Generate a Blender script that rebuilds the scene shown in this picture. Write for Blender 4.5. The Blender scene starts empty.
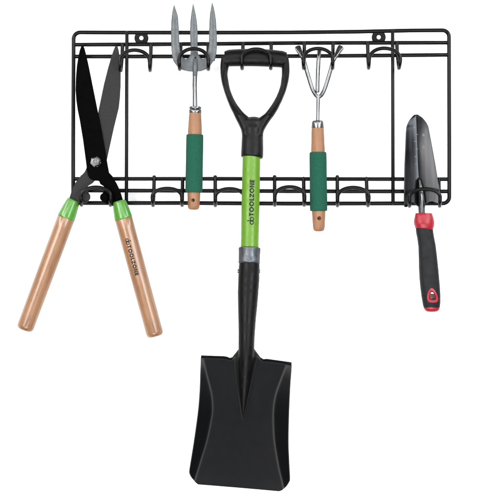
import bpy, bmesh, math, random
from mathutils import Vector, Matrix
random.seed(7)
scene = bpy.context.scene
C = scene.collection

# ------------------------------------------------------------------ measures
S = 0.0014          # metres per photo pixel on the plane of the rack's rails
DIST = 2.0          # camera to rail plane


def P(px, py, d=0.0):
    """A point seen at photo pixel (px, py) that stands d metres in front of the rail plane."""
    f = (DIST - d) / DIST
    return Vector(((px - 250) * S * f, -d, (250 - py) * S * f))


def lerp(a, b, t):
    return a + (b - a) * t


def interp(tab, x):
    if x <= tab[0][0]:
        return tab[0][1]
    for (x0, y0), (x1, y1) in zip(tab, tab[1:]):
        if x <= x1:
            return lerp(y0, y1, (x - x0) / (x1 - x0))
    return tab[-1][1]


def sstep(a, b, x):
    t = min(1, max(0, (x - a) / (b - a)))
    return t * t * (3 - 2 * t)


def spline(tab, x):
    """smooth (Catmull-Rom style, monotone x) interpolation of a table"""
    if x <= tab[0][0]:
        return tab[0][1]
    if x >= tab[-1][0]:
        return tab[-1][1]
    for i in range(len(tab) - 1):
        if x <= tab[i + 1][0]:
            break
    x0, y0 = tab[i]
    x1, y1 = tab[i + 1]
    h = x1 - x0
    m0 = (y1 - tab[i - 1][1]) / (x1 - tab[i - 1][0]) if i > 0 else (y1 - y0) / h
    m1 = (tab[i + 2][1] - y0) / (tab[i + 2][0] - x0) if i + 2 < len(tab) else (y1 - y0) / h
    t = (x - x0) / h
    t2, t3 = t * t, t * t * t
    return (2*t3-3*t2+1)*y0 + (t3-2*t2+t)*h*m0 + (-2*t3+3*t2)*y1 + (t3-t2)*h*m1


def catmull(pts, n=6, closed=False):
    out = []
    N = len(pts)
    segs = N if closed else N - 1
    for i in range(segs):
        p1, p2 = pts[i], pts[(i + 1) % N]
        p0 = pts[(i - 1) % N] if closed or i > 0 else p1 + (p1 - p2)
        p3 = pts[(i + 2) % N] if closed or i + 2 < N else p2 + (p2 - p1)
        for k in range(n):
            t = k / n
            out.append(0.5 * ((2*p1) + (p2-p0)*t + (2*p0-5*p1+4*p2-p3)*t*t + (-p0+3*p1-3*p2+p3)*t*t*t))
    if not closed:
        out.append(pts[-1].copy())
    return out


# ------------------------------------------------------------------ materials
GAIN = 0.60         # reflectance of paints and woods under these lamps


def nodes_of(name):
    m = bpy.data.materials.new(name)
    m.use_nodes = True
    nt = m.node_tree
    return m, nt, nt.nodes['Principled BSDF']


def N(nt, kind, **kw):
    n = nt.nodes.new(kind)
    for k, v in kw.items():
        if k in n.inputs:
            n.inputs[k].default_value = v
        else:
            setattr(n, k, v)
    return n


def surface(name, col, rough=0.5, metal=0.0, spec=0.5, bump=0.0, bscale=900.0, var=0.12, vscale=60.0,
            rvar=0.12, stretch=(1, 1, 1), coat=0.0, croughness=0.1, bdist=0.0004, tint=(1, 1, 1)):
    """Principled surface whose colour, gloss and relief vary with noise in the object's own space."""
    m, nt, b = nodes_of(name)
    L = nt.links.new
    tc = N(nt, 'ShaderNodeTexCoord')
    mp = N(nt, 'ShaderNodeMapping')
    mp.inputs['Scale'].default_value = stretch
    L(tc.outputs['Object'], mp.inputs['Vector'])
    nz = N(nt, 'ShaderNodeTexNoise')
    nz.inputs['Scale'].default_value = vscale
    nz.inputs['Detail'].default_value = 5
    L(mp.outputs['Vector'], nz.inputs['Vector'])
    mr = N(nt, 'ShaderNodeMapRange')
    mr.inputs['From Min'].default_value = 0.3
    mr.inputs['From Max'].default_value = 0.7
    mr.inputs['To Min'].default_value = 1 - var
    mr.inputs['To Max'].default_value = 1 + var
    L(nz.outputs['Fac'], mr.inputs['Value'])
    mix = N(nt, 'ShaderNodeMix', data_type='RGBA', blend_type='MULTIPLY')
    mix.inputs['Factor'].default_value = 1
    g = 1.0 if metal > 0.5 or col[0] > 0.75 else GAIN
    mix.inputs['A'].default_value = (*[v * g for v in col], 1)
    b.inputs['Specular Tint'].default_value = (*tint, 1)
    L(mr.outputs['Result'], mix.inputs['B'])
    # MULTIPLY takes a colour in B: a scalar link feeds all three channels
    L(mix.outputs['Result'], b.inputs['Base Color'])
    rr = N(nt, 'ShaderNodeMapRange')
    rr.inputs['From Min'].default_value = 0.3
    rr.inputs['From Max'].default_value = 0.7
    rr.inputs['To Min'].default_value = max(0.02, rough - rvar)
    rr.inputs['To Max'].default_value = min(1, rough + rvar)
    nz2 = N(nt, 'ShaderNodeTexNoise')
    nz2.inputs['Scale'].default_value = vscale * 2.3
    nz2.inputs['Detail'].default_value = 4
    L(mp.outputs['Vector'], nz2.inputs['Vector'])
    L(nz2.outputs['Fac'], rr.inputs['Value'])
    L(rr.outputs['Result'], b.inputs['Roughness'])
    b.inputs['Metallic'].default_value = metal
    b.inputs['Specular IOR Level'].default_value = spec
    b.inputs['Coat Weight'].default_value = coat
    b.inputs['Coat Roughness'].default_value = croughness
    if bump:
        nb = N(nt, 'ShaderNodeTexNoise')
        nb.inputs['Scale'].default_value = bscale
        nb.inputs['Detail'].default_value = 3
        L(mp.outputs['Vector'], nb.inputs['Vector'])
        bp = N(nt, 'ShaderNodeBump')
        bp.inputs['Strength'].default_value = bump
        bp.inputs['Distance'].default_value = bdist
        L(nb.outputs['Fac'], bp.inputs['Height'])
        L(bp.outputs['Normal'], b.inputs['Normal'])
    return m


def wood(name, dark, mid, light, rough=0.38, coat=0.0):
    dark, mid, light = [tuple(v * GAIN for v in c) for c in (dark, mid, light)]
    m, nt, b = nodes_of(name)
    L = nt.links.new
    tc = N(nt, 'ShaderNodeTexCoord')
    mp = N(nt, 'ShaderNodeMapping')
    mp.inputs['Scale'].default_value = (1, 1, 0.045)
    L(tc.outputs['Object'], mp.inputs['Vector'])
    grain = N(nt, 'ShaderNodeTexNoise')
    grain.inputs['Scale'].default_value = 330
    grain.inputs['Detail'].default_value = 6
    grain.inputs['Roughness'].default_value = 0.62
    grain.inputs['Distortion'].default_value = 0.4
    L(mp.outputs['Vector'], grain.inputs['Vector'])
    mp2 = N(nt, 'ShaderNodeMapping')
    mp2.inputs['Scale'].default_value = (1, 1, 0.22)
    L(tc.outputs['Object'], mp2.inputs['Vector'])
    broad = N(nt, 'ShaderNodeTexNoise')
    broad.inputs['Scale'].default_value = 75
    broad.inputs['Detail'].default_value = 3
    broad.inputs['Distortion'].default_value = 0.8
    L(mp2.outputs['Vector'], broad.inputs['Vector'])
    add = N(nt, 'ShaderNodeMath', operation='MULTIPLY_ADD')
    add.inputs[1].default_value = 0.5
    L(grain.outputs['Fac'], add.inputs[0])
    half = N(nt, 'ShaderNodeMath', operation='MULTIPLY')
    half.inputs[1].default_value = 0.5
    L(broad.outputs['Fac'], half.inputs[0])
    L(half.outputs[0], add.inputs[2])
    cr = N(nt, 'ShaderNodeValToRGB')
    e = cr.color_ramp.elements
    e[0].position, e[0].color = 0.30, (*dark, 1)
    e[1].position, e[1].color = 0.68, (*light, 1)
    x = e.new(0.46)
    x.color = (*mid, 1)
    L(add.outputs[0], cr.inputs['Fac'])
    # short dark pores of the beech
    mp3 = N(nt, 'ShaderNodeMapping')
    mp3.inputs['Scale'].default_value = (1, 1, 0.16)
    L(tc.outputs['Object'], mp3.inputs['Vector'])
    pores = N(nt, 'ShaderNodeTexNoise')
    pores.inputs['Scale'].default_value = 900
    pores.inputs['Detail'].default_value = 1
    L(mp3.outputs['Vector'], pores.inputs['Vector'])
    pr = N(nt, 'ShaderNodeMapRange')
    pr.inputs['From Min'].default_value = 0.64
    pr.inputs['From Max'].default_value = 0.72
    pr.inputs['To Min'].default_value = 1.0
    pr.inputs['To Max'].default_value = 0.6
    L(pores.outputs['Fac'], pr.inputs['Value'])
    mul = N(nt, 'ShaderNodeMix', data_type='RGBA', blend_type='MULTIPLY')
    mul.inputs['Factor'].default_value = 1
    L(cr.outputs['Color'], mul.inputs['A'])
    L(pr.outputs['Result'], mul.inputs['B'])
    L(mul.outputs['Result'], b.inputs['Base Color'])
    b.inputs['Roughness'].default_value = rough
    b.inputs['Specular IOR Level'].default_value = 0.4
    b.inputs['Coat Weight'].default_value = coat
    b.inputs['Coat Roughness'].default_value = 0.17
    bp = N(nt, 'ShaderNodeBump')
    bp.inputs['Strength'].default_value = 0.25
    bp.inputs['Distance'].default_value = 0.0003
    L(grain.outputs['Fac'], bp.inputs['Height'])
    L(bp.outputs['Normal'], b.inputs['Normal'])
    return m


M = dict(
    wall=surface('white_wall', (0.92, 0.92, 0.92), 0.9, spec=0.1, var=0.01, vscale=8),
    wire=surface('black_coated_wire', (0.0026, 0.0026, 0.0029), 0.27, spec=0.12, bump=0.05, bscale=900, var=0.15, rvar=0.06),
    screw=surface('white_screw_paint', (0.8, 0.8, 0.78), 0.4, var=0.03),
    black_steel=surface('black_coated_steel', (0.0008, 0.0008, 0.0009), 0.5, spec=0.012, bump=0.08, bscale=2000, var=0.2),
    grey_steel=surface('grey_phosphate_steel', (0.022, 0.022, 0.023), 0.6, spec=0.12, bump=0.3, bscale=1500, var=0.15, vscale=420),
    zinc=surface('zinc_bolt', (0.20, 0.205, 0.21), 0.22, metal=1, var=0.3, vscale=500, tint=(0.4, 0.4, 0.4)),
    leaf_green=surface('green_ferrule_paint', (0.072, 0.275, 0.028), 0.3, spec=0.4, var=0.05, coat=0.15),
    lime=surface('lime_shaft_paint', (0.112, 0.275, 0.008), 0.36, spec=0.3, var=0.04, bump=0.05),
    wood_shear=wood('varnished_beech', (0.175, 0.070, 0.027), (0.290, 0.136, 0.060), (0.375, 0.198, 0.096), 0.42, 0.55),
    wood_tool=wood('plain_beech', (0.18, 0.072, 0.028), (0.300, 0.136, 0.061), (0.37, 0.188, 0.091), 0.55, 0.0),
    foam=surface('green_foam', (0.0125, 0.098, 0.062), 0.9, spec=0.15, bump=1.0, bscale=1100, var=0.20, vscale=700, bdist=0.0008),
    fork_steel=surface('dull_forged_steel', (0.128, 0.140, 0.147), 0.42, metal=0.35, spec=0.25, bump=0.3, bscale=1000, var=0.13, vscale=260, tint=(0.5, 0.5, 0.5)),
    chrome=surface('polished_steel', (0.135, 0.138, 0.143), 0.27, metal=1, var=0.12, vscale=200, stretch=(1, 1, 0.2), tint=(0.25, 0.25, 0.26)),
    steel_collar=surface('brushed_collar', (0.075, 0.082, 0.09), 0.42, metal=0.8, var=0.25, vscale=300, stretch=(1, 1, 0.5), bump=0.25, bscale=700, tint=(0.4, 0.4, 0.4)),
    black_plastic=surface('black_moulded_plastic', (0.004, 0.004, 0.0043), 0.40, spec=0.12, bump=0.3, bscale=1500, var=0.1),
    black_rubber=surface('black_soft_rubber', (0.010, 0.0115, 0.013), 0.55, spec=0.14, bump=0.4, bscale=1600, var=0.1),
    socket=surface('black_painted_socket', (0.0042, 0.0042, 0.0047), 0.42, spec=0.10, bump=0.12, bscale=700, var=0.1),
    shovel=surface('black_painted_blade', (0.0026, 0.0030, 0.0038), 0.30, spec=0.125, bump=0.10, bscale=1800, var=0.03, vscale=40, rvar=0.008),
    red=surface('red_plastic', (0.36, 0.010, 0.024), 0.38, spec=0.3, var=0.05, bump=0.08, bscale=1500),
    trowel=surface('dark_polished_blade', (0.024, 0.025, 0.027), 0.19, metal=0.9, var=0.22, vscale=70, rvar=0.05, stretch=(1, 1, 0.12), tint=(0.4, 0.4, 0.42), bump=0.06, bscale=120, bdist=0.0006),
    ink=surface('black_print', (0.006, 0.006, 0.006), 0.5, spec=0.2, var=0.05),
    etch=surface('pale_etched_mark', (0.24, 0.25, 0.26), 0.5, spec=0.2, var=0.05),
)


# ------------------------------------------------------------------ mesh helpers


def finish(name, bm, mats, parent=None, smooth=40, mat=None, bevel=0.0, remesh=0.0, relax=0, recalc=True):
    if recalc:
        bmesh.ops.recalc_face_normals(bm, faces=bm.faces)
    if not isinstance(mats, (list, tuple)):
        mats = [mats]
    pw = parent.matrix_basis.copy() if parent is not None else Matrix()
    if parent is not None and parent.parent is not None:
        pw = parent.parent.matrix_basis @ parent.matrix_basis
    w = mat if mat is not None else pw
    bm.transform(w.inverted())
    me = bpy.data.meshes.new(name)
    for p in bm.faces:
        p.smooth = True
    bm.to_mesh(me)
    bm.free()
    for m in mats:
        me.materials.append(m)
    o = bpy.data.objects.new(name, me)
    C.objects.link(o)
    if parent is not None:
        o.parent = parent
        o.matrix_basis = pw.inverted() @ w
    else:
        o.matrix_basis = w
    if remesh:
        r = o.modifiers.new('remesh', 'REMESH')
        r.mode = 'VOXEL'
        r.voxel_size = remesh
        r.use_smooth_shade = True
        if relax:
            s = o.modifiers.new('smooth', 'SMOOTH')
            s.factor = 0.5
            s.iterations = relax
    else:
        me.set_sharp_from_angle(angle=math.radians(smooth))
        if bevel:
            b = o.modifiers.new('bevel', 'BEVEL')
            b.width = bevel
            b.segments = 3
            b.limit_method = 'ANGLE'
            b.angle_limit = math.radians(40)
    return o


def thing(name, label, cat, loc):
    o = bpy.data.objects.new(name, None)
    C.objects.link(o)
    o.location = loc
    o.empty_display_size = 0.02
    o.matrix_basis = Matrix.Translation(loc)
    o['label'] = label
    o['category'] = cat
    return o


def ring_faces(bm, r0, r1, mi=0):
    n = len(r0)
    for i in range(n):
        f = bm.faces.new((r0[i], r0[(i + 1) % n], r1[(i + 1) % n], r1[i]))
        f.material_index = mi


def cap(bm, ring, mi=0):
    f = bm.faces.new(ring)
    f.material_index = mi


def tube(bm, pts, rad, seg=14, closed=False):
    """round bar along a 3-D path; rad is one radius or one per point; ends are rounded off"""
    n = len(pts)
    R = rad if isinstance(rad, (list, tuple)) else [rad] * n
    tang = []
    for i in range(n):
        a = pts[(i - 1) % n] if closed or i > 0 else pts[i]
        b = pts[(i + 1) % n] if closed or i < n - 1 else pts[i]
        tang.append((b - a).normalized())
    up = Vector((0, -1, 0))
    if abs(up.dot(tang[0])) > 0.9:
        up = Vector((1, 0, 0))
    u = (up - tang[0] * up.dot(tang[0])).normalized()
    rings = []

    def ring(c, t, uu, r):
        v = t.cross(uu)
        return [bm.verts.new(c + (uu * math.cos(2*math.pi*k/seg) + v * math.sin(2*math.pi*k/seg)) * r) for k in range(seg)]
    for i in range(n):
        u = (u - tang[i] * u.dot(tang[i])).normalized()
        if i == 0 and not closed:
            for a in (0.12, 0.5, 0.85):
                rings.append(ring(pts[0] - tang[0] * R[0] * math.sqrt(1 - a*a) * 0.7, tang[0], u, R[0] * a))
        rings.append(ring(pts[i], tang[i], u, R[i]))
        if i == n - 1 and not closed:
            for a in (0.85, 0.5, 0.12):
                rings.append(ring(pts[i] + tang[i] * R[i] * math.sqrt(1 - a*a) * 0.7, tang[i], u, R[i] * a))
    for a, b in zip(rings, rings[1:]):
        ring_faces(bm, a, b)
    if closed:
        ring_faces(bm, rings[-1], rings[0])
    else:
        cap(bm, rings[0])
        cap(bm, rings[-1])


def loft(bm, st, seg=40, power=2.0, mi=0):
    """st: list of (centre, half width in the picture plane, half depth); a body of ellipse-like sections"""
    n = len(st)
    rings = []
    for i, (c, rx, ry) in enumerate(st):
        a = st[max(0, i - 1)][0]
        b = st[min(n - 1, i + 1)][0]
        t = (b - a).normalized()
        side = t.cross(Vector((0, -1, 0))).normalized()
        dep = side.cross(t).normalized()
        if dep.y > 0:
            dep = -dep
        R = []
        for k in range(seg):
            an = 2 * math.pi * k / seg
            ca, sa = math.cos(an), math.sin(an)
            ca = math.copysign(abs(ca) ** (2 / power), ca)
            sa = math.copysign(abs(sa) ** (2 / power), sa)
            R.append(bm.verts.new(c + side * rx * ca + dep * ry * sa))
        rings.append(R)
    for a, b in zip(rings, rings[1:]):
        ring_faces(bm, a, b, mi)
    cap(bm, rings[0], mi)
    cap(bm, rings[-1], mi)


def axis_loft(bm, a, b, prof, depth=1.0, seg=40, power=2.0, mi=0):
    """body of revolution along a->b; prof: list of (fraction along, radius in metres)"""
    loft(bm, [(a.lerp(b, f), r, r * depth) for f, r in prof], seg, power, mi)


def axis_matrix(a, b):
    """object frame with local Z along a->b, origin at a"""
    z = (b - a).normalized()
    x = z.cross(Vector((0, -1, 0))).normalized()
    y = z.cross(x)
    m = Matrix((x, y, z)).transposed().to_4x4()
    m.translation = a
    return m


def plate(bm, outline, d, thick, tilt=None):
    """flat plate cut to a traced outline; front face at depth d, d may vary through tilt(px, py)"""
    fr, bk = [], []
    for (x, y) in outline:
        dd = d + (tilt(x, y) if tilt else 0)
        p = P(x, y, dd)
        fr.append(bm.verts.new(p))
        bk.append(bm.verts.new(p + Vector((0, thick, 0))))
    n = len(fr)
    bm.faces.new(fr)
    bm.faces.new(list(reversed(bk)))
    for i in range(n):
        bm.faces.new((fr[i], bk[i], bk[(i + 1) % n], fr[(i + 1) % n]))


def disc(bm, c, r, thick, axis=Vector((0, -1, 0)), seg=32, hole=0.0):
    """disc (or washer) with its back at c, standing out along axis"""
    a = axis.normalized()
    u = a.cross(Vector((0.13, 0.2, 1))).normalized()
    v = a.cross(u)

    def ring(rr, h):
        return [bm.verts.new(c + a * h + (u * math.cos(2*math.pi*k/seg) + v * math.sin(2*math.pi*k/seg)) * rr) for k in range(seg)]
    ch = min(thick * 0.25, r * 0.15)
    o = [ring(r, 0), ring(r, thick - ch), ring(r - ch, thick)]
    for x, y in zip(o, o[1:]):
        ring_faces(bm, x, y)
    if hole:
        i0, i1 = ring(hole, 0), ring(hole, thick)
        ring_faces(bm, i0, i1)
        ring_faces(bm, o[0], i0)
        ring_faces(bm, o[-1], i1)
    else:
        cap(bm, o[0])
        cap(bm, o[-1])


def cut(obj, bm_cut):
    """drill: subtract a closed bmesh (world coordinates) from obj for good, leaving nothing behind in the scene"""
    bmesh.ops.recalc_face_normals(bm_cut, faces=bm_cut.faces)
    me = bpy.data.meshes.new('drill')
    bm_cut.to_mesh(me)
    bm_cut.free()
    k = bpy.data.objects.new('drill', me)
    C.objects.link(k)
    md = obj.modifiers.new('drill', 'BOOLEAN')
    md.operation = 'DIFFERENCE'
    md.solver = 'EXACT'
    md.object = k
    dg = bpy.context.evaluated_depsgraph_get()
    dg.update()
    new = bpy.data.meshes.new_from_object(obj.evaluated_get(dg))
    obj.modifiers.clear()
    obj.data = new
    new.set_sharp_from_angle(angle=math.radians(40))
    bpy.data.objects.remove(k)


# ------------------------------------------------------------------ lettering
def glyph(ch):
    """strokes of one letter, cap height 1: list of quads ((u,v) x 4), and its width"""
    w = 0.262
    q = []

    def rect(x0, y0, x1, y1):
        q.append(((x0, y0), (x1, y0), (x1, y1), (x0, y1)))

    def annulus(cx, cy, rx, ry, ww, a0=0.0, a1=2*math.pi, n=28):
        for k in range(n):
            p, s = a0 + (a1-a0)*k/n, a0 + (a1-a0)*(k+1)/n
            q.append(((cx+(rx-ww)*math.cos(p), cy+(ry-ww)*math.sin(p)), (cx+rx*math.cos(p), cy+ry*math.sin(p)),
                      (cx+rx*math.cos(s), cy+ry*math.sin(s)), (cx+(rx-ww)*math.cos(s), cy+(ry-ww)*math.sin(s))))
    if ch == 'T':
        rect(0, 1-w, 0.72, 1)
        rect(0.36-w/2, 0, 0.36+w/2, 1-w)
        W = 0.72
    elif ch == 'O':
        annulus(0.5, 0.5, 0.52, 0.52, w)
        W = 1.0
    elif ch == 'L':
        rect(0, 0, w, 1)
        rect(w, 0, 0.52, w)
        W = 0.52
    elif ch == 'Z':
        rect(0, 1-w, 0.74, 1)
        rect(0, 0, 0.74, w)
        q.append(((0, w), (0.27, w), (0.74, 1-w), (0.47, 1-w)))
        W = 0.74
    elif ch == 'N':
        rect(0, 0, w, 1)
        rect(0.82-w, 0, 0.82, 1)
        q.append(((w, 1), (w, 0.66), (0.82-w, 0.0), (0.82-w, 0.34)))
        W = 0.82
    elif ch == 'E':
        rect(0, 0, w, 1)
        rect(w, 0, 0.56, w)
        rect(w, 1-w, 0.56, 1)
        rect(w, 0.5-w/2, 0.53, 0.5+w/2)
        W = 0.56
    elif ch == '*':     # the maker's mark: two bowls sharing one tall stem
        annulus(0.40, 0.40, 0.42, 0.44, 0.20)
        annulus(1.14, 0.40, 0.42, 0.44, 0.20)
        rect(0.68, -0.04, 0.86, 1.4)
        W = 1.54
    return q, W


def lettering(bm, text, place, mi, gap=0.13, wide=1.0):
    """lay text as thin raised print; place(u, v) -> world point, u along the line in cap heights"""
    u0 = 0.0
    for ch in text:
        q, W = glyph(ch)
        for a, b, c, d in q:
            L = max(math.dist(a, b), math.dist(b, c))
            n = max(1, int(L / 0.12))
            m = max(1, int(min(math.dist(a, b), math.dist(b, c)) / 0.12))
            if math.dist(a, b) < math.dist(b, c):
                nu, nv = m, n
            else:
                nu, nv = n, m
            g = []
            for i in range(nu + 1):
                row = []
                for j in range(nv + 1):
                    s, t = i / nu, j / nv
                    x = (a[0]*(1-s)+b[0]*s)*(1-t) + (d[0]*(1-s)+c[0]*s)*t
                    y = (a[1]*(1-s)+b[1]*s)*(1-t) + (d[1]*(1-s)+c[1]*s)*t
                    row.append(bm.verts.new(place(u0 + x*wide, y)))
                g.append(row)
            for i in range(nu):
                for j in range(nv):
                    f = bm.faces.new((g[i][j], g[i+1][j], g[i+1][j+1], g[i][j+1]))
                    f.material_index = mi
        u0 += (W + gap) * wide
    return u0


# ------------------------------------------------------------------ the wall
WALL_D = -0.040
bm = bmesh.new()
w0 = bm.verts.new((-3.0, -WALL_D, -3.0)); w1 = bm.verts.new((3.0, -WALL_D, -3.0))
w2 = bm.verts.new((3.0, -WALL_D, 3.0)); w3 = bm.verts.new((-3.0, -WALL_D, 3.0))
w4 = [bm.verts.new(v.co + Vector((0, 0.1, 0))) for v in (w0, w1, w2, w3)]
bm.faces.new((w0, w1, w2, w3)); bm.faces.new(list(reversed(w4)))
for i in range(4):
    a, b = (w0, w1, w2, w3)[i], (w0, w1, w2, w3)[(i+1) % 4]
    bm.faces.new((a, w4[i], w4[(i+1) % 4], b))
wall = finish('wall', bm, M['wall'])
wall['kind'] = 'structure'
wall['label'] = 'plain bright white wall behind the hanging tool rack'

# ------------------------------------------------------------------ the rack
WR = 2.05 * S       # wire radius of frame and rails
HR = 1.85 * S       # hook wire
rack = thing('tool_rack', 'black coated wire wall rack of rails and hooks that carries the garden tools', 'tool rack', P(261, 118, 0))

bm = bmesh.new()
r = 6.5
path = []


def corner(cx, cy, a0, a1, n=7):
    return [(cx + r*math.cos(math.radians(lerp(a0, a1, k/n))), cy - r*math.sin(math.radians(lerp(a0, a1, k/n)))) for k in range(n+1)]


px = [(110, 32.5), (200, 32.6), (290, 32.4), (355, 31.7), (410, 30.5)]
px += corner(449.0-r, 30.3+r, 90, 0)
px += [(449.1, 90), (449.3, 150)]
px += corner(449.3-r, 203.4-r, 0, -90)
px += [(390, 203.4), (290, 203.6), (180, 203.0)]
px += corner(73.2+r, 203.0-r, -90, -180)
px += [(73.2, 150), (73.4, 90)]
px += corner(73.6+r, 32.4+r, 180, 90)
tube(bm, [P(x, y) for x, y in px], WR, 16, closed=True)
finish('outer_frame', bm, M['wire'], rack)

for pts in ([(75, 44.7), (130, 44.4), (220, 43.8), (300, 43.0), (447.6, 42.7)],
            [(75, 56.5), (200, 56.4), (330, 55.9), (447.7, 54.9)],
            [(74.6, 178.9), (200, 178.8), (330, 179), (447.8, 179.2)],
            [(74.6, 190.5), (200, 190.8), (330, 191.3), (447.8, 191.4)]):
    bm = bmesh.new()
    tube(bm, catmull([P(x, y) for x, y in pts], 6), WR * 0.97, 14)
    # weld beads where the rail meets the frame
    for (x, y) in (pts[0], pts[-1]):
        loft(bm, [(P(x - 1.3, y), WR*0.6, WR*0.6), (P(x, y), WR*1.12, WR*1.12), (P(x + 1.3, y), WR*0.6, WR*0.6)], 14)
    finish('rail', bm, M['wire'], rack)
for x0, x1, y0 in ((126.9, 126.4, 32.6), (392.6, 393.0, 31.2)):
    bm = bmesh.new()
    tube(bm, [P(x0, y0, WR*1.85), P((x0+x1)/2, 118, WR*1.85), P(x1, 203.2, WR*1.85)], WR * 0.88, 14)
    finish('upright', bm, M['wire'], rack)

HD = 0.034          # how far a hook's front stands out


def hook(xl, xr, top, rail, bottom, apex, axl=None, axr=None, xc=None):
    """one double hook: two stems welded on the rails curl forward at the bottom and meet in an arch in front.
    xl, xr: stem pixels; bottom: lowest pixel of the curl; apex: highest pixel of the arch; axl, axr: widest pixels of the arch"""
    axl = xl if axl is None else axl
    axr = xr if axr is None else axr
    xc = (axl + axr) / 2 if xc is None else xc
    b = bottom - 1.9
    sd = WR + HR * 0.9
    L = [P(xl, top - (1.7 if top > 100 else 0), sd), P(lerp(xl, axl, .2), lerp(top, b, 0.5), sd), P(lerp(xl, axl, .4), b - 6, sd), P(lerp(xl, axl, .5), b - 2, sd + 0.0045),
         P(lerp(xl, axl, .6), b, sd + 0.0125), P(lerp(xl, axl, .7), b - 1.0, sd + 0.0205), P(lerp(xl, axl, .85), b - 4.5, HD - 0.001)]
    Rr = [P(xr, top, sd), P(lerp(xr, axr, .2), lerp(top, b, 0.5), sd), P(lerp(xr, axr, .4), b - 6, sd), P(lerp(xr, axr, .5), b - 2, sd + 0.0045),
          P(lerp(xr, axr, .6), b, sd + 0.0125), P(lerp(xr, axr, .7), b - 1.0, sd + 0.0205), P(lerp(xr, axr, .85), b - 4.5, HD - 0.001)]
    y0 = b - 8.5
    ya = apex + 1.9
    arch = []
    for k in range(0, 13):
        a = math.pi * (1 - k / 12)
        cx = math.cos(a)
        x = xc + (cx * (xc - axl) if cx < 0 else cx * (axr - xc))
        arch.append(P(x, y0 - (y0 - ya) * math.sin(a) ** 0.92, HD + 0.001 * math.sin(a)))
    bm = bmesh.new()
    tube(bm, catmull(L + arch + list(reversed(Rr)), 5), HR, 12)
    finish('hook', bm, M['wire'], rack)


# along the top
hook(122.6, 151.0, 44.0, 56, 72.4, 48.2, 119.6, 149.6, 134.5)
hook(180.8, 208.2, 43.8, 56, 71.2, 46.8, 179.0, 208.4)
hook(243.0, 271.2, 43.6, 56, 70.4, 47.2, 241.6, 270.6)
hook(304.4, 333.0, 43.2, 56, 70.2, 46.6, 303.3, 332.6)
hook(367.6, 396.8, 43.0, 56, 70.2, 46.4, 369.2, 400.4, 384.0)
# along the bottom
hook(82.2, 110.4, 178.0, 190, 207.0, 185.4, 81.0, 110.6)
hook(154.2, 182.6, 178.2, 190, 207.3, 186.6, 152.4, 181.8, 167.4)
hook(215.2, 244.0, 178.2, 190, 207.4, 186.9, 215.4, 244.0)
hook(274.6, 303.6, 178.0, 190, 207.0, 185.0, 274.8, 304.6)
hook(337.3, 366.4, 178.0, 190, 207.6, 185.6, 337.6, 368.9)
hook(409.6, 438.8, 178.6, 190, 208.0, 187.0, 409.4, 440.2)

for cx, cy in ((141.4, 38.1), (378.7, 37.3)):
    c = P(cx, cy, 0)
    bm = bmesh.new()
    disc(bm, c + Vector((0, 0.0016, 0)), 7.0*S, 0.0030, hole=2.3*S, seg=40)
    disc(bm, c + Vector((0, -WALL_D, 0)), 3.3*S, -WALL_D - 0.0016, hole=2.7*S, seg=28)
    tab = finish('mounting_tab', bm, M['wire'], rack)
    bm = bmesh.new()
    disc(bm, c + Vector((0, -WALL_D, 0)), 1.3*S, -WALL_D, seg=20)
    disc(bm, c + Vector((0, 0.0006, 0)), 2.15*S, 0.0014, seg=24)
    finish('screw', bm, M['screw'], tab)

# ------------------------------------------------------------------ hedge shears
shears = thing('hedge_shears', 'open hedge shears with black blades, green ferrules and two long wooden handles', 'shears', P(96, 162, 0.022))

black = [(82.4, 45.6), (81.0, 46.6), (79.6, 50.5), (78.2, 57), (76.8, 66), (75.8, 78), (75.5, 90), (76.2, 100), (77.6, 110), (79.7, 120), (83.0, 140),
         (84.6, 152), (86.2, 164), (87.0, 171), (88.0, 175.6), (90.0, 178.6), (93.2, 180.2), (97.6, 180.4), (99.3, 181.6), (100.2, 184), (103.6, 186.2),
         (105.2, 189), (103.4, 191.8), (101.3, 195), (101.2, 198.2), (102.2, 201), (106, 203.6), (111.5, 205.5), (117, 207.5), (124.5, 204), (122.6, 199.2), (120.0, 190.6), (116.6, 183.6), (112.4, 176.2), (109, 172.6),
         (107.4, 164), (105.4, 152), (103.3, 140), (99.6, 120), (97.8, 112), (95.4, 100), (92.2, 84), (88.6, 66), (86.4, 56), (84.6, 49), (83.6, 46.4)]
grey = [(116.4, 45.6), (115.0, 46.6), (113.4, 50.5), (111.2, 57), (107.7, 69.4), (104.0, 84), (98.6, 110), (95.6, 126), (91, 148), (87.6, 163), (86.3, 168.2), (84.6, 172),
        (80.1, 176.7), (75.8, 182), (72.2, 189), (69.6, 197), (67.5, 202.5), (73, 206.5), (79, 205.0), (84.6, 203.8), (88.2, 201.6), (90.0, 198.4), (90.2, 195.4), (88.2, 192.2),
        (86.6, 189.2), (88.2, 185.8), (92.6, 183), (95.5, 179.5), (100, 174), (105.5, 166), (108.0, 154), (111.0, 140.4), (114.2, 126), (118.6, 108), (119.8, 98), (120.5, 86), (120.6, 74),
        (119.9, 60), (118.7, 51), (117.6, 46.6)]
bm = bmesh.new()
plate(bm, black, 0.0250, 0.0026)
blade_f = finish('blade', bm, M['black_steel'], shears, bevel=0.0005, smooth=30)
blade_f['label'] = 'front blade with a black coating'
bm = bmesh.new()
plate(bm, grey, 0.0218, 0.0026)
blade_g = finish('blade', bm, M['grey_steel'], shears, bevel=0.0005, smooth=30)
blade_g['label'] = 'rear blade of dark grey steel'
for (x, y, d, par, mt) in ((86.2, 197.2, 0.0218, blade_g, M['grey_steel']), (104.4, 197.4, 0.0250, blade_f, M['black_steel'])):
    bm = bmesh.new()
    disc(bm, P(x, y, d), 4.2*S, 0.0042, seg=28)
    finish('bumper', bm, mt, par, bevel=0.0005)
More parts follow.
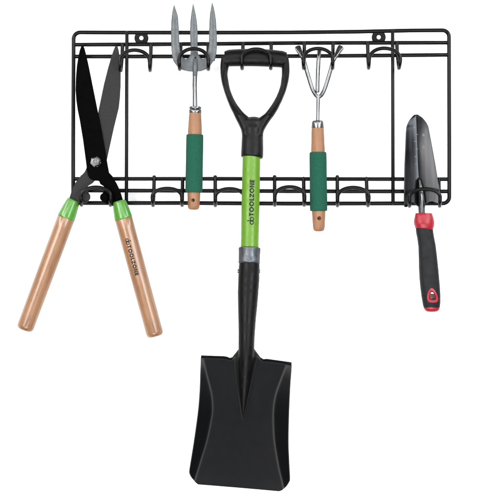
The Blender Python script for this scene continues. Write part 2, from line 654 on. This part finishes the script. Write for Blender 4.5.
# pivot: washer, faceted nut and the end of the bolt
c = P(95.9, 161.9, 0.0250)
bm = bmesh.new()
disc(bm, c, 5.0*S, 0.0006, seg=36)
R6 = []
for h, rr in ((0.0006, 5.55), (0.0034, 5.55), (0.0056, 3.9)):
    R6.append([bm.verts.new(c + Vector((math.cos(math.radians(60*k+18))*rr*S, -h, math.sin(math.radians(60*k+18))*rr*S))) for k in range(6)])
ring_faces(bm, R6[0], R6[1]); ring_faces(bm, R6[1], R6[2]); cap(bm, R6[2]); cap(bm, R6[0])
disc(bm, c + Vector((0, -0.0056, 0)), 2.9*S, 0.0016, seg=24, hole=1.9*S)
disc(bm, c + Vector((0, -0.0056, 0)), 1.3*S, 0.0013, seg=20)
finish('pivot_bolt', bm, M['zinc'], shears, bevel=0.0003, smooth=25)

for a_px, m_px, b_px, d, text in (((73.7, 199.8), (66.3, 217.4), (24.3, 330.2), 0.0205, False), ((118.9, 200.9), (123.5, 218.3), (155.6, 336.6), 0.0240, True)):
    a, m, b = P(*a_px, d), P(*m_px, d), P(*b_px, d)
    Rw = 8.75 * S
    mat = axis_matrix(m, b)
    bm = bmesh.new()
    prof = [(0.0, 7.9*S), (0.004, 8.4*S), (0.01, Rw)]
    for k in range(1, 12):
        f = 0.01 + k * 0.08
        prof.append((f, Rw * (1.0 + 0.012*math.sin(f*5) - 0.01*f)))
    for k in range(0, 9):
        an = math.radians(k * 11.25)
        prof.append((0.962 + 0.038*math.sin(an), (Rw*0.985) - 3.6*S*(1 - math.cos(an)) - (0.9*S if k == 8 else 0)))
    axis_loft(bm, m, b, prof, seg=48)
    mats = [M['wood_shear']]
    if text:
        mats.append(M['ink'])
        ax = (b - m).normalized()
        side = ax.cross(Vector((0, -1, 0))).normalized()       # to the right of the reading direction, seen from the front
        if side.x < 0:
            side = -side
        capH = 3.75 * S
        start = (P(132.5, 237.2, d) - m).dot(ax)
        off = 0.0

        def put(u, v, m=m, ax=ax, side=side):
            al = start + u * capH
            s = (v - 0.5) * capH + (-1.2 * S)
            th = s / Rw
            rr = Rw * 1.013 + 0.00012
            return m + ax * al + side * (math.sin(th) * rr) + Vector((0, -1, 0)) * (math.cos(th) * rr)
        lettering(bm, '*TOOLZONE', put, 1, gap=0.16, wide=1.09)
    hd = finish('handle', bm, mats, shears, mat=mat, smooth=50)
    bm = bmesh.new()
    tf = lambda k: k
    axis_loft(bm, a, m, [(0.0, 5.3*S), (0.01, 6.0*S), (0.05, 6.45*S), (0.12, 6.75*S), (0.5, 7.9*S), (0.93, 8.92*S), (1.0, 9.02*S), (1.03, 8.9*S), (1.031, 8.0*S)], seg=48)
    finish('ferrule', bm, M['leaf_green'], hd, smooth=50)

# ------------------------------------------------------------------ hand fork
fork = thing('hand_fork', 'three pronged hand fork with wooden handle and green foam grip beside the shovel', 'hand fork', P(194.5, 106, 0.018))
DF = 0.0185
bm = bmesh.new()


def tine(tab, dfun):
    st = []
    for (y, xl, xr) in tab:
        w = max(0.25, (xr - xl) / 2)
        st.append((P((xl + xr) / 2, y, dfun(y)), w * S, min(0.0024, 0.0008 + 0.0019 * w / 3.5)))
    loft(bm, st, 28)


bend = lambda y: DF + 0.006 * max(0, (55 - y) / 55) ** 1.6
tine([(4.8, 173.8, 174.4), (9, 172.7, 175.8), (15.6, 171.7, 177.9), (22, 171.2, 178.5), (31, 170.9, 179.0), (44, 171.1, 179.4), (53, 171.8, 180.6), (60, 173.2, 183)], bend)
tine([(3.6, 192.8, 193.4), (8, 192.0, 194.5), (14, 191.1, 195.8), (21.6, 190.3, 197.0), (32, 189.9, 197.8), (44, 190.4, 197.7), (52, 190.6, 197.6), (62, 189.6, 198.4)], bend)
tine([(2.4, 211.9, 212.5), (7, 211.0, 213.8), (13, 210.0, 215.1), (20.4, 209.4, 216.1), (32, 209.0, 216.9), (45, 208.9, 217.1), (53, 207.6, 216.5), (60, 205.4, 214.8)], bend)
plate(bm, [(171.2, 48), (171.9, 55), (174.0, 62), (177.8, 67), (183, 70), (189, 71.3), (195, 71.6), (201, 70.9), (206, 69), (210.2, 65.6), (214.4, 59.4), (216.9, 49),
           (209.0, 49), (207.6, 54), (206.0, 57.2), (203.4, 58.8), (200.6, 58.0), (198.4, 54.6), (197.4, 49), (190.9, 49), (190.4, 54.4), (188.6, 57.8), (185.6, 58.9), (182.6, 57.4), (180.6, 54), (179.5, 48)],
      DF + 0.0016, 0.0030)
head = finish('fork_head', bm, M['fork_steel'], fork, remesh=0.00055, relax=4)
bm = bmesh.new()
disc(bm, P(195.3, 54.0, DF + 0.0016), 1.9*S, 0.0012, seg=20)
finish('rivet', bm, M['fork_steel'], head, bevel=0.0003)
bm = bmesh.new()
loft(bm, [(P(195.3, 57.5, DF+0.001), 1.5*S, 0.001), (P(195.3, 60, DF+0.002), 2.2*S, 0.0026), (P(195.2, 70, DF+0.0025), 2.45*S, 0.0034), (P(194.95, 75.4, DF+0.0016), 2.45*S, 0.0034), (P(194.93, 76, DF+0.0015), 2.1*S, 0.003)], 24)
finish('weld_sleeve', bm, M['fork_steel'], head)
bm = bmesh.new()
loft(bm, [(P(195.3, 56.5, DF+0.001), 1.6*S, 0.001), (P(195.3, 60, DF+0.002), 2.0*S, 0.0022), (P(195.2, 70, DF+0.0025), 2.25*S, 0.003), (P(194.9, 76, DF+0.0015), 2.2*S, 0.003),
          (P(194.7, 85, DF), 2.15*S, 0.003), (P(194.9, 96, DF-0.001), 2.2*S, 0.003), (P(195.0, 109, DF-0.001), 2.3*S, 0.003)], 24)
finish('shank', bm, M['chrome'], fork)

A, B = P(195.3, 106.5, DF-0.001), P(193.6, 209.8, DF-0.001)
LAX = 103.3


def hf(y):
    return (y - 106.5) / LAX


bm = bmesh.new()
axis_loft(bm, A, B, [(hf(106.4), 3.0*S), (hf(106.6), 5.0*S), (hf(107.2), 5.9*S), (hf(108.2), 6.0*S), (hf(108.8), 5.5*S), (hf(109.4), 5.4*S), (hf(110.2), 6.0*S), (hf(112.4), 6.05*S), (hf(113.2), 5.9*S), (hf(113.3), 5.0*S)], seg=40)
finish('ferrule', bm, M['chrome'], fork)
bm = bmesh.new()
axis_loft(bm, A, B, [(hf(112.8), 5.3*S), (hf(113.2), 5.9*S), (hf(116), 6.2*S), (hf(124), 6.6*S), (hf(131), 7.0*S), (hf(150), 7.0*S), (hf(180), 6.9*S), (hf(192), 6.4*S), (hf(200), 6.15*S), (hf(206), 5.9*S),
                     (hf(208.2), 5.4*S), (hf(209.4), 4.2*S), (hf(209.8), 2.6*S)], seg=40)
hnd = finish('handle', bm, M['wood_tool'], fork, mat=axis_matrix(A, B), smooth=50)
k = bmesh.new()
c0 = P(192.9, 200.2, DF + 0.0075)
v0 = Vector((0.42, 1, 0.12))
tube(k, [c0 - v0 * 0.012, c0 + v0 * 0.03], 1.75*S, 20)
cut(hnd, k)
bm = bmesh.new()
prof = [(hf(134.6), 7.2*S), (hf(134.7), 8.1*S), (hf(135.3), 8.45*S), (hf(140), 8.55*S), (hf(160), 8.5*S), (hf(180), 8.55*S), (hf(190), 8.5*S), (hf(191.8), 8.4*S), (hf(192.4), 8.0*S), (hf(192.45), 6.6*S)]
axis_loft(bm, A, B, prof, seg=48)
finish('grip', bm, M['foam'], fork, smooth=50)

# ------------------------------------------------------------------ hand cultivator
cult = thing('hand_cultivator', 'three clawed hand cultivator with wooden handle and green foam grip right of the shovel', 'cultivator', P(318.5, 122, 0.02))
DC = 0.0205
for ctrl in ([(318.4, 97.2, -.0005), (315.4, 94.6, 0.0), (312.2, 88.6, .0), (309.3, 79.5, .0), (306.6, 70.5, .0005), (304.4, 62, .0), (301.6, 55.8, -.002), (298.8, 49.6, -.005), (297.2, 46.2, -.007)],
             [(318.8, 97.2, -.0005), (321.8, 94.6, 0.0), (324.8, 88.6, .0), (327.8, 79.5, .0), (330.5, 70.5, .0005), (332.8, 62, .0), (336.0, 55.8, -.002), (339.4, 49.6, -.005), (341.6, 46.2, -.007)],
             [(317.4, 92.6, .0022), (317.5, 88, .0024), (317.7, 78, .0024), (318.1, 68, .0024), (318.7, 58, .0018), (319.3, 51, -.0015), (319.5, 47.4, -.006)]):
    bm = bmesh.new()
    pts = catmull([P(x, y, DC + dd) for x, y, dd in ctrl], 6)
    n = len(pts)
    st = []
    middle = len(ctrl) == 7
    for i, p in enumerate(pts):
        f = i / (n - 1)
        w = 1.95 * S
        t = 1.95 * S
        if f > 0.74:            # flattened leaf-shaped tip
            g = (f - 0.74) / 0.26
            w = (1.95 + (0.5 if middle else 1.15) * math.sin(math.pi * min(1, g * 0.66)) * (0.4 if middle else 1)) * S * (1 if g < 0.93 else 0.72)
            t = lerp(1.75, 0.8, g) * S
        if i == 0:
            w *= 0.7; t *= 0.7
        st.append((p, w, t))
    loft(bm, st, 18)
    finish('tine', bm, M['chrome'], cult)
A, B = P(317.6, 120.6, DC), P(318.9, 231.4, DC)
LAX = 110.8


def hc(y):
    return (y - 120.6) / LAX


bm = bmesh.new()
loft(bm, [(P(318.4, 94.5, DC), 1.5*S, 1.5*S), (P(318.3, 97, DC), 1.9*S, 1.9*S), (P(318.2, 101, DC), 1.8*S, 1.8*S), (P(317.9, 112, DC), 1.75*S, 1.75*S), (P(317.7, 123, DC), 1.8*S, 1.8*S)], 20)
finish('shank', bm, M['chrome'], cult)
bm = bmesh.new()
axis_loft(bm, A, B, [(hc(120.7), 2.4*S), (hc(120.8), 4.6*S), (hc(121.3), 5.2*S), (hc(122.2), 5.5*S), (hc(124), 5.75*S), (hc(127.6), 6.1*S), (hc(128.2), 6.0*S), (hc(128.3), 5.2*S)], seg=40)
finish('ferrule', bm, M['chrome'], cult)
bm = bmesh.new()
axis_loft(bm, A, B, [(hc(127.8), 5.4*S), (hc(128.2), 6.0*S), (hc(131), 6.2*S), (hc(140), 6.5*S), (hc(150), 6.85*S), (hc(175), 7.0*S), (hc(200), 7.1*S), (hc(211), 6.75*S), (hc(220), 6.3*S), (hc(227), 5.9*S),
                     (hc(229.6), 5.4*S), (hc(230.9), 4.4*S), (hc(231.4), 2.8*S)], seg=40)
hnd = finish('handle', bm, M['wood_tool'], cult, mat=axis_matrix(A, B), smooth=50)
k = bmesh.new()
c0 = P(319.0, 218.2, DC + 0.0075)
v0 = Vector((-0.42, 1, 0.14))
tube(k, [c0 - v0 * 0.012, c0 + v0 * 0.03], 2.0*S, 20)
cut(hnd, k)
bm = bmesh.new()
prof = [(hc(152.2), 7.2*S), (hc(152.3), 8.0*S), (hc(153), 8.4*S), (hc(158), 8.5*S), (hc(180), 8.5*S), (hc(200), 8.6*S), (hc(209), 8.55*S), (hc(210.4), 8.4*S), (hc(210.9), 8.0*S), (hc(211), 6.8*S)]
axis_loft(bm, A, B, prof, seg=48)
finish('grip', bm, M['foam'], cult, smooth=50)

# ------------------------------------------------------------------ shovel
shovel = thing('shovel', 'square mouth shovel with black blade, lime green shaft and D shaped black handle', 'shovel', P(250, 58, 0.0205))


def ds(y):
    """the shovel leans out over the lower hooks"""
    return 0.0198 + max(0, y - 58) * 0.000185


bm = bmesh.new()
bar = []
for k in range(15):
    f = k / 14
    x = lerp(224.6, 286.4, f)
    ym = lerp(58.3, 59.6, f) - 1.4 * math.sin(math.pi * f)
    rr = 8.2 + 0.5 * math.sin(math.pi * f)
    if k in (0, 14):
        rr = 7.0
    bar.append((P(x, ym, 0.0198), rr * S, 6.9 * S))
loft(bm, bar, 36)
outL = [(52, 223.0), (60, 221.4), (67, 220.8), (79.6, 221.6), (92.2, 224.8), (106.6, 230.2), (114, 233.9), (120.4, 237.0), (126, 239.8), (131, 241.8), (138, 242.4)]
inL = [(52, 229.5), (60, 229.0), (67, 228.2), (74.2, 227.1), (81, 228.0), (88.6, 229.5), (96, 232.2), (103, 235.7), (109, 240.0), (113.8, 244.2), (117.0, 248.0), (122, 250), (138, 252)]
outR = [(53.5, 286.9), (60, 288.4), (67, 289.0), (77.8, 288.6), (92.2, 285.1), (106.6, 278.8), (114, 274.6), (121.6, 269.0), (127, 265.6), (131.8, 263.2), (138, 262.6)]
inR = [(53.5, 281), (60, 281.6), (67, 282.2), (72.4, 282.3), (80, 281.7), (86.8, 280.5), (94, 277.9), (101.2, 274.3), (108, 269.8), (114.7, 264.3), (117.5, 260), (122, 256), (138, 254)]
for o_, i_ in ((outL, inL), (outR, inR)):
    st = []
    for k in range(30):
        y = lerp(56, 136, k / 29)
        a, b = spline(o_, y), spline(i_, y)
        st.append((P((a + b) / 2, y, ds(y)), (abs(b - a) / 2 + 0.45) * S, lerp(6.0, 8.6, k / 29) * S))
    # sections stand square to Z, so use horizontal ones
    rings = []
    for c_, rx, ry in st:
        rings.append([bm.verts.new(c_ + Vector((rx*math.copysign(abs(math.cos(q))**0.8, math.cos(q)), -ry*math.copysign(abs(math.sin(q))**0.8, math.sin(q)), 0))) for q in [2*math.pi*j/28 for j in range(28)]])
    for u, v in zip(rings, rings[1:]):
        ring_faces(bm, u, v)
    cap(bm, rings[0]); cap(bm, rings[-1])
    # raised bead down the front of the arm
    bead = [P(lerp(spline(o_, y), spline(i_, y), 0.62), y, ds(y) + lerp(6.7, 8.6, (y-64)/50) * S) for y in [64 + 2.5*j for j in range(21)]]
    tube(bm, bead, [0.9*S + 0.5*S*math.sin(math.pi*j/20) for j in range(21)], 12)
sock = []
for y, xl, xr in ((117.6, 247.5, 258.0), (119, 245, 260.6), (122, 241, 265), (126, 240.6, 264.6), (130, 241.4, 263.6), (136, 242.0, 263.0), (146, 241.6, 263.1), (154, 241.2, 263.1), (157.0, 241.2, 262.9), (157.6, 242, 262)):
    sock.append((P((xl + xr) / 2, y, ds(y)), (xr - xl) / 2 * S, (xr - xl) / 2 * S * (0.86 if y < 128 else 0.98)))
loft(bm, sock, 36)
finish('grip_handle', bm, M['black_plastic'], shovel, remesh=0.0007, relax=5)

A, B = P(251.6, 150, ds(150)), P(249.6, 250, ds(250))
bm = bmesh.new()
RS = 9.0 * S * (DIST - ds(200)) / DIST
axis_loft(bm, A, B, [(k / 10, RS) for k in range(11)], seg=56)
ax = (A - B).normalized()       # reads upwards
side = Vector((1, 0, 0)) - ax * ax.x
side.normalize()
outw = side.cross(ax)
if outw.y > 0:
    outw = -outw
capH = 4.55 * S
base = P(250.6, 226.0, ds(226))
base = B + ax * (base - B).dot(ax)


def put(u, v):
    al = u * capH
    s = -(v - 0.5) * capH + 1.15 * S
    th = s / RS
    rr = RS + 0.00016
    return base + ax * al + side * (math.sin(th) * rr) + outw * (math.cos(th) * rr)


lettering(bm, '*TOOLZONE', put, 1, gap=0.125, wide=1.09)
finish('shaft', bm, [M['lime'], M['ink']], shovel, smooth=50)

A, B = P(249.6, 247.9, ds(248)), P(249.1, 263.6, ds(263.6))
bm = bmesh.new()
axis_loft(bm, A, B, [(-0.01, 9.6*S), (0.0, 10.3*S), (0.03, 10.7*S), (0.10, 10.75*S), (0.16, 10.55*S), (0.5, 10.35*S), (0.85, 10.3*S), (0.9, 10.5*S), (0.97, 10.4*S), (1.0, 10.0*S), (1.01, 9.2*S)], seg=56)
finish('collar', bm, M['steel_collar'], shovel, smooth=40)



def db(y):
    """the pan is dished along its length: upright at the top, kicking forward towards the mouth"""
    v = max(0, y - 352)
    return ds(352) + 0.00002 * v + 0.5 * 2.2e-6 * v * v


bm = bmesh.new()
st = []
for y, xl, xr, dd, ry in ((262, 239.4, 259.3, 0, 9.8), (268, 239.0, 259.4, 0, 9.8), (280, 238.4, 259.0, 0, 9.8), (292, 238.1, 258.2, 0, 9.6), (305, 238.2, 257.1, 0, 9.2), (320, 238.6, 255.6, 0, 8.8), (334, 238.8, 254.6, -.0005, 8.4),
                          (344, 238.7, 254.1, -.001, 8.2), (352, 238.7, 253.9, -.002, 8.0), (360, 238.8, 253.2, -.003, 7.5), (370, 239.0, 251.8, -.0045, 6.7),
                          (382, 239.4, 250.2, -.006, 5.6), (395, 240.2, 248.0, -.0078, 4.3), (406, 241.1, 245.9, -.0094, 3.0), (414, 241.9, 244.2, -.0105, 1.7), (419, 242.5, 243.1, -.0115, 0.6)):
    st.append((P((xl + xr) / 2, y, (ds(y) if y < 352 else db(y)) + dd), (xr - xl) / 2 * S, ry * S))
loft(bm, st, 48)
finish('socket', bm, M['socket'], shovel, smooth=60)
for x in (238.0, 259.6):
    bm = bmesh.new()
    c = P(x, 271.2, ds(271))
    sgn = -1 if x < 249 else 1
    disc(bm, c - Vector((sgn*0.0012, 0, 0)), 1.9*S, 0.0020, axis=Vector((sgn, 0, 0)), seg=24)
    finish('rivet', bm, M['chrome'], shovel, bevel=0.0008)

# blade: pan with turned-up wings, creased along two curved ridges
xl_t = [(355, 201.1), (372, 200.9), (388, 200.5), (410, 198.9), (441, 194.7), (458, 192.0), (471, 190.0), (475, 190.1), (481, 192.2), (486, 193)]
xr_t = [(355, 291.9), (362, 291.6), (380, 290.0), (399, 288.9), (420, 288.1), (444, 287.8), (464, 288.6), (480, 289.2), (484, 288.2), (488, 286.3), (492, 284)]
rl_t = [(355, 203.6), (373, 206.4), (392, 210.9), (402, 212.1), (412, 212.0), (425, 209.8), (440, 206.6), (458, 201.2), (472, 197.0), (484, 193.2)]
rr_t = [(358, 288.5), (373, 283.4), (392, 276.8), (404, 274.4), (416, 273.7), (430, 274.1), (440, 274.8), (452, 276.5), (468, 279.4), (480, 282.2), (490, 284.4)]
yt_t = [(0, 355.3), (0.25, 356.1), (0.285, 356.6), (0.318, 357.9), (0.345, 357.0), (0.375, 353.4), (0.41, 349.2), (0.5, 348.6), (0.585, 348.6), (0.618, 352.8), (0.654, 357.2), (0.688, 359.1), (0.728, 358.8), (1, 362.2)]
vl_t = [(345, 237.5), (352, 236.2), (357, 235.0), (362, 234.6), (380, 236.4), (400, 239.2), (419, 242.2)]
vr_t = [(345, 255.0), (352, 256.2), (357, 257.0), (362, 255.8), (380, 252.0), (400, 247.5), (419, 243.2)]
yb_t = [(0, 472.5), (0.012, 478), (0.03, 482.2), (0.055, 484.4), (0.5, 487.8), (0.94, 491.2), (0.965, 490.3), (0.985, 486.6), (1, 480.5)]
bm = bmesh.new()
NX, NY = 220, 130
grid = []
for j in range(NY + 1):
    t = j / NY
    row = []
    for i in range(NX + 1):
        # closer spacing near the edges
        s = 0.5 - 0.5 * math.cos(math.pi * lerp(0.0, 1.0, i / NX))
        s = lerp(i / NX, s, 0.5)
        y = lerp(interp(yt_t, s), interp(yb_t, s), t)
        x = lerp(spline(xl_t, y), spline(xr_t, y), s)
        wl = spline(rl_t, y) - x
        wr = x - spline(rr_t, y)
        h = 0.0
        for w in (wl, wr):
            # wing beyond the crease, rounded over about two pixels
            soft = math.log1p(math.exp(max(-30, min(30, w / 0.75)))) * 0.75
            h += soft * 0.00082 * sstep(340, 380, y)
        # valley flanks that climb to the socket
        if y < 420:
            a, b = spline(vl_t, y), spline(vr_t, y)
            u = (x - (a + b) / 2) / max(0.3, (b - a) / 2)
            h += 0.0058 * max(0.0, 1 - abs(u)) * (b - a) / 21.0
        # the pan is hollowed a little, and the tread edge at the top rolls back
        h -= 0.0022 * math.sin(math.pi * s) * sstep(0.0, 0.5, t)
        h -= 0.0035 * (1 - sstep(0.0, 0.022, t))
        row.append(bm.verts.new(P(x, y, db(y) - 0.011 + h)))
    grid.append(row)
for j in range(NY):
    for i in range(NX):
        bm.faces.new((grid[j][i], grid[j+1][i], grid[j+1][i+1], grid[j][i+1]))
bl = finish('blade', bm, M['shovel'], shovel, smooth=60, recalc=False)
sol = bl.modifiers.new('thickness', 'SOLIDIFY')
sol.thickness = 0.0022
sol.offset = -1
bv = bl.modifiers.new('bevel', 'BEVEL')
bv.width = 0.0005; bv.segments = 2; bv.limit_method = 'ANGLE'; bv.angle_limit = math.radians(50)

# ------------------------------------------------------------------ trowel
trowel = thing('trowel', 'garden trowel with dark shiny blade and black and red handle at the right end', 'trowel', P(421, 213, 0.02))
DT = 0.0185
tl = [(115.0, 415.9), (115.3, 414.4), (116.2, 412.9), (117.8, 411.3), (120.4, 409.3), (123.6, 407.7), (127.2, 406.5), (134, 405.9), (147, 405.5), (165, 404.7), (185, 404.3), (200, 404.0), (207, 404.4)]
tr = [(115.0, 416.1), (115.3, 418.2), (116.4, 420.4), (118, 422.8), (120.6, 425.0), (123.4, 426.9), (126.6, 428.4), (141, 431.1), (165, 435.4), (176, 437.2), (193.6, 440.4), (199.6, 441.2), (207, 441.6)]
rg = [(115.0, 416.0), (126, 416.5), (150, 417.4), (165, 417.9), (180, 418.9), (207, 421.2)]
bot_t = [(0, 206.6), (0.06, 207.2), (0.14, 205.4), (0.22, 203.6), (0.30, 203.4), (0.40, 206.0), (0.5, 208.6), (0.56, 207.2), (0.62, 204.2), (0.70, 202.4), (0.78, 202.2), (0.86, 203.6), (0.95, 204.6), (1.0, 201.5)]
bm = bmesh.new()
NX, NY = 48, 90


def tdepth(s, y):
    """hollow of the blade: s runs -1..1 across, the crease is at 0"""
    deep = interp([(115, 0.001), (125, 0.0032), (150, 0.0056), (207, 0.0068)], y)
    return DT - 0.006 + deep * abs(s) ** 1.18 + 0.0018 * math.exp(-(s / 0.07) ** 2) * 0.0 + 0.002 * sstep(150, 115, y)


grid = []
for j in range(NY + 1):
    t = (j / NY) ** 1.25
    row = []
    for i in range(NX + 1):
        s = i / NX
        y = lerp(115.0, interp(bot_t, s), t)
        c_ = spline(rg, y)
        a, b = interp(tl, y), interp(tr, y)
        u = s * 2 - 1
        x = lerp(c_, a, -u) if u < 0 else lerp(c_, b, u)
        row.append(bm.verts.new(P(x, y, tdepth(u, y))))
    grid.append(row)
for j in range(NY):
    for i in range(NX):
        bm.faces.new((grid[j][i], grid[j+1][i], grid[j+1][i+1], grid[j][i+1]))
bmesh.ops.remove_doubles(bm, verts=bm.verts, dist=0.00002)


def on_blade(x, y):
    c_ = spline(rg, y)
    a, b = interp(tl, y), interp(tr, y)
    u = (x - c_) / (c_ - a) if x < c_ else (x - c_) / (b - c_)
    return P(x, y, tdepth(u, y) + 0.0004)


def mark(x0, y0, x1, y1, w=0.35):
    n = max(1, int(math.hypot(x1-x0, y1-y0)))
    dx, dy = (x1-x0), (y1-y0)
    l = math.hypot(dx, dy)
    nx, ny = -dy/l*w, dx/l*w
    for k in range(n):
        f0, f1 = k/n, (k+1)/n
        q = [(x0+dx*f0+nx, y0+dy*f0+ny), (x0+dx*f1+nx, y0+dy*f1+ny), (x0+dx*f1-nx, y0+dy*f1-ny), (x0+dx*f0-nx, y0+dy*f0-ny)]
        f = bm.faces.new([bm.verts.new(on_blade(*p)) for p in q])
        f.material_index = 1


# depth scale etched beside the crease: ticks, and two small figures
for (x0, x1, y) in ((413.2, 415.6, 127.2), (415.4, 417.8, 134.4), (414.0, 416.6, 141.4), (415.6, 418.0, 149.0), (414.6, 417.2, 156.6), (415.4, 417.4, 164)):
    mark(x0, y, x1, y, 0.3)
mark(423.9, 133.4, 423.9, 136.8); mark(423.7, 133.5, 422.3, 135.7); mark(422.2, 135.8, 424.7, 135.8)
for k in range(8):
    a0, a1 = k*math.pi/4, (k+1)*math.pi/4
    mark(423.5+1.0*math.cos(a0), 147.6+1.0*math.sin(a0), 423.5+1.0*math.cos(a1), 147.6+1.0*math.sin(a1), 0.28)
mark(422.6, 147.2, 423.8, 145.0, 0.28)
for f in bm.faces:
    f.normal_update()
    if f.normal.y > 0:
        f.normal_flip()
tb = finish('blade', bm, [M['trowel'], M['etch']], trowel, smooth=60, recalc=False)
sol = tb.modifiers.new('thickness', 'SOLIDIFY')
sol.thickness = 0.0011
sol.offset = -1

bm = bmesh.new()
loft(bm, [(P(419.3, 177.6, DT-0.0035), 0.4*S, 0.0006), (P(419.7, 181, DT-0.0015), 1.3*S, 0.0028), (P(420.6, 188, DT+0.001), 2.2*S, 0.0042), (P(421.4, 196, DT+0.002), 2.9*S, 0.005),
          (P(421.9, 203, DT+0.002), 3.3*S, 0.0052), (P(421.6, 208, DT+0.0015), 3.3*S, 0.005), (P(421.9, 216, DT+0.001), 3.1*S, 0.0045)], 28)
# a folded lip down the middle of the neck
tube(bm, catmull([P(419.5, 179.5, DT+0.0002), P(420.6, 188, DT+0.0048), P(421.6, 198, DT+0.0068), P(422.4, 206, DT+0.0068), P(422.9, 215, DT+0.0052)], 5), 1.0*S, 10)
finish('neck', bm, M['chrome'], trowel)

DH = 0.0195
bm = bmesh.new()
axis = [(213.2, 415.9, 431.4), (213.6, 415.4, 431.9), (216, 414.9, 432.6), (219, 414.2, 433.6), (222.2, 413.9, 434.2), (224.4, 414.3, 434.2), (226, 414.8, 433.9), (227.6, 415.0, 433.4), (228.4, 415.4, 433.0), (228.5, 416.5, 431.8)]
loft(bm, [(P((a+b)/2, y, DH), (b-a)/2*S, (b-a)/2*S*0.82) for y, a, b in axis], 44, power=2.3)
finish('collar', bm, M['red'], trowel, smooth=35)
bm = bmesh.new()
axis = [(224.5, 416.2, 431.8), (225.0, 415.8, 432.4), (228.0, 415.8, 432.7), (232, 416.2, 433.0), (238, 417.4, 434.0), (246, 418.4, 435.6), (256, 418.8, 436.8), (266, 419.0, 437.9), (276, 419.4, 438.8), (286, 420.3, 439.7), (296, 421.6, 440.3), (303, 422.7, 440.3), (306.6, 423.5, 439.9), (309.4, 424.6, 438.8), (309.6, 425.6, 437.8)]
loft(bm, [(P((a+b)/2, y, DH), (b-a)/2*S, (b-a)/2*S*0.80) for y, a, b in axis], 48, power=2.4)
grip = finish('grip', bm, M['black_rubber'], trowel, smooth=50)


def hole_path(rx, ry, cx, cy, n=28):
    out = []
    for k in range(n):
        a = 2*math.pi*k/n
        # rounded triangle, narrow end up
        y = -math.cos(a)
        y = 0.72 + (y - 0.72) * 0.25 if y > 0.72 else y
        x = math.sin(a) * (0.58 + 0.46 * (y * 0.5 + 0.5))
        out.append((cx + rx*x + 0.09*ry*y, cy + ry*y))
    return out


def prism(bm, path, d0, d1):
    a = [bm.verts.new(P(x, y - (fr - d0) * 330, d0)) for x, y in path]
    b = [bm.verts.new(P(x, y - (fr - d1) * 330, d1)) for x, y in path]
    ring_faces(bm, a, b)
    cap(bm, a); cap(bm, b)


HX, HY = 432.4, 296.2
fr = DH + 9.4*S*0.80
k = bmesh.new()
prism(k, hole_path(4.6, 6.0, HX, HY), 0.06, -0.03)
cut(grip, k)
# red eyelet lining the hole
bm = bmesh.new()
outer = [hole_path(6.9, 8.7, HX - 0.1, HY - 0.2), hole_path(6.5, 8.2, HX, HY), hole_path(4.0, 5.4, HX, HY), hole_path(3.2, 4.4, HX, HY + 0.2)]
fr = DH + 9.4*S*0.80
dep = [fr - 0.0024, fr + 0.0008, fr + 0.0010, fr - 0.003]
rings = [[bm.verts.new(P(x, y, dd - 0.00007*(abs(x-430.8)**1.6))) for x, y in pth] for pth, dd in zip(outer, dep)]
back = [bm.verts.new(P(x, y - 330*0.0165, DH - 0.006)) for x, y in hole_path(3.2, 4.4, HX, HY + 0.2)]
rings.append(back)
back2 = [bm.verts.new(P(x, y - 330*0.0165, DH - 0.006)) for x, y in hole_path(4.5, 5.9, HX, HY)]
rings.append(back2)
for a, b in zip(rings, rings[1:]):
    ring_faces(bm, a, b)
ring_faces(bm, rings[-1], rings[0])
finish('hanging_eyelet', bm, M['red'], grip, smooth=50)
bm = bmesh.new()
axis = [(306.9, 424.4, 439.2), (307.2, 423.7, 439.8), (309, 424.0, 439.4), (310.6, 425.0, 438.2), (311.6, 426.8, 436.4), (311.9, 428.6, 434.6)]
loft(bm, [(P((a+b)/2, y, DH), (b-a)/2*S, (b-a)/2*S*0.80) for y, a, b in axis], 44, power=2.4)
finish('end_cap', bm, M['red'], trowel, smooth=50)

# ------------------------------------------------------------------ camera and lamps
cam_d = bpy.data.cameras.new('camera')
cam = bpy.data.objects.new('camera', cam_d)
C.objects.link(cam)
cam.location = (0, -DIST, 0)
cam.rotation_euler = (math.radians(90), 0, 0)
cam_d.sensor_width = 36
cam_d.lens = 36 * DIST / (500 * S)
cam_d.clip_start = 0.05
cam_d.clip_end = 60
scene.camera = cam

world = bpy.data.worlds.new('World')
scene.world = world
world.use_nodes = True
bg = world.node_tree.nodes['Background']
bg.inputs['Color'].default_value = (1, 1, 1, 1)
bg.inputs['Strength'].default_value = 0.15


def lamp(name, loc, power, sx, sy, target=(0, 0, 0), col=(1, 1, 1)):
    l = bpy.data.lights.new(name, 'AREA')
    l.shape = 'RECTANGLE'
    l.size, l.size_y = sx, sy
    l.energy = power
    l.color = col
    o = bpy.data.objects.new(name, l)
    C.objects.link(o)
    o.location = loc
    o.rotation_euler = (Vector(target) - Vector(loc)).to_track_quat('-Z', 'Z').to_euler()
    return o


KEY = 1.9
lamp('softbox_lamp', (-1.15, -2.05, 0.4), 27 * KEY, 0.9, 1.3, col=(1.0, 0.965, 0.92))
lamp('softbox_lamp', (1.15, -2.05, 0.4), 26 * KEY, 0.9, 1.3, col=(0.93, 0.97, 1.0))
lamp('softbox_lamp', (0.0, -2.1, 1.1), 11 * KEY, 1.4, 0.8)
lamp('softbox_lamp', (0.0, -2.1, -1.05), 21 * KEY, 1.4, 0.7)
lamp('strip_lamp', (-1.7, -1.0, 1.0), 12 * KEY, 0.25, 1.6)
lamp('strip_lamp', (1.7, -1.0, 1.0), 12 * KEY, 0.25, 1.6)

scene.render.engine = 'CYCLES'
scene.cycles.use_denoising = True
scene.cycles.max_bounces = 8
scene.view_settings.view_transform = 'Standard'
scene.view_settings.look = 'None'
scene.view_settings.exposure = 0.0
scene.view_settings.gamma = 1.0
scene.render.resolution_x = 1024
scene.render.resolution_y = 1024
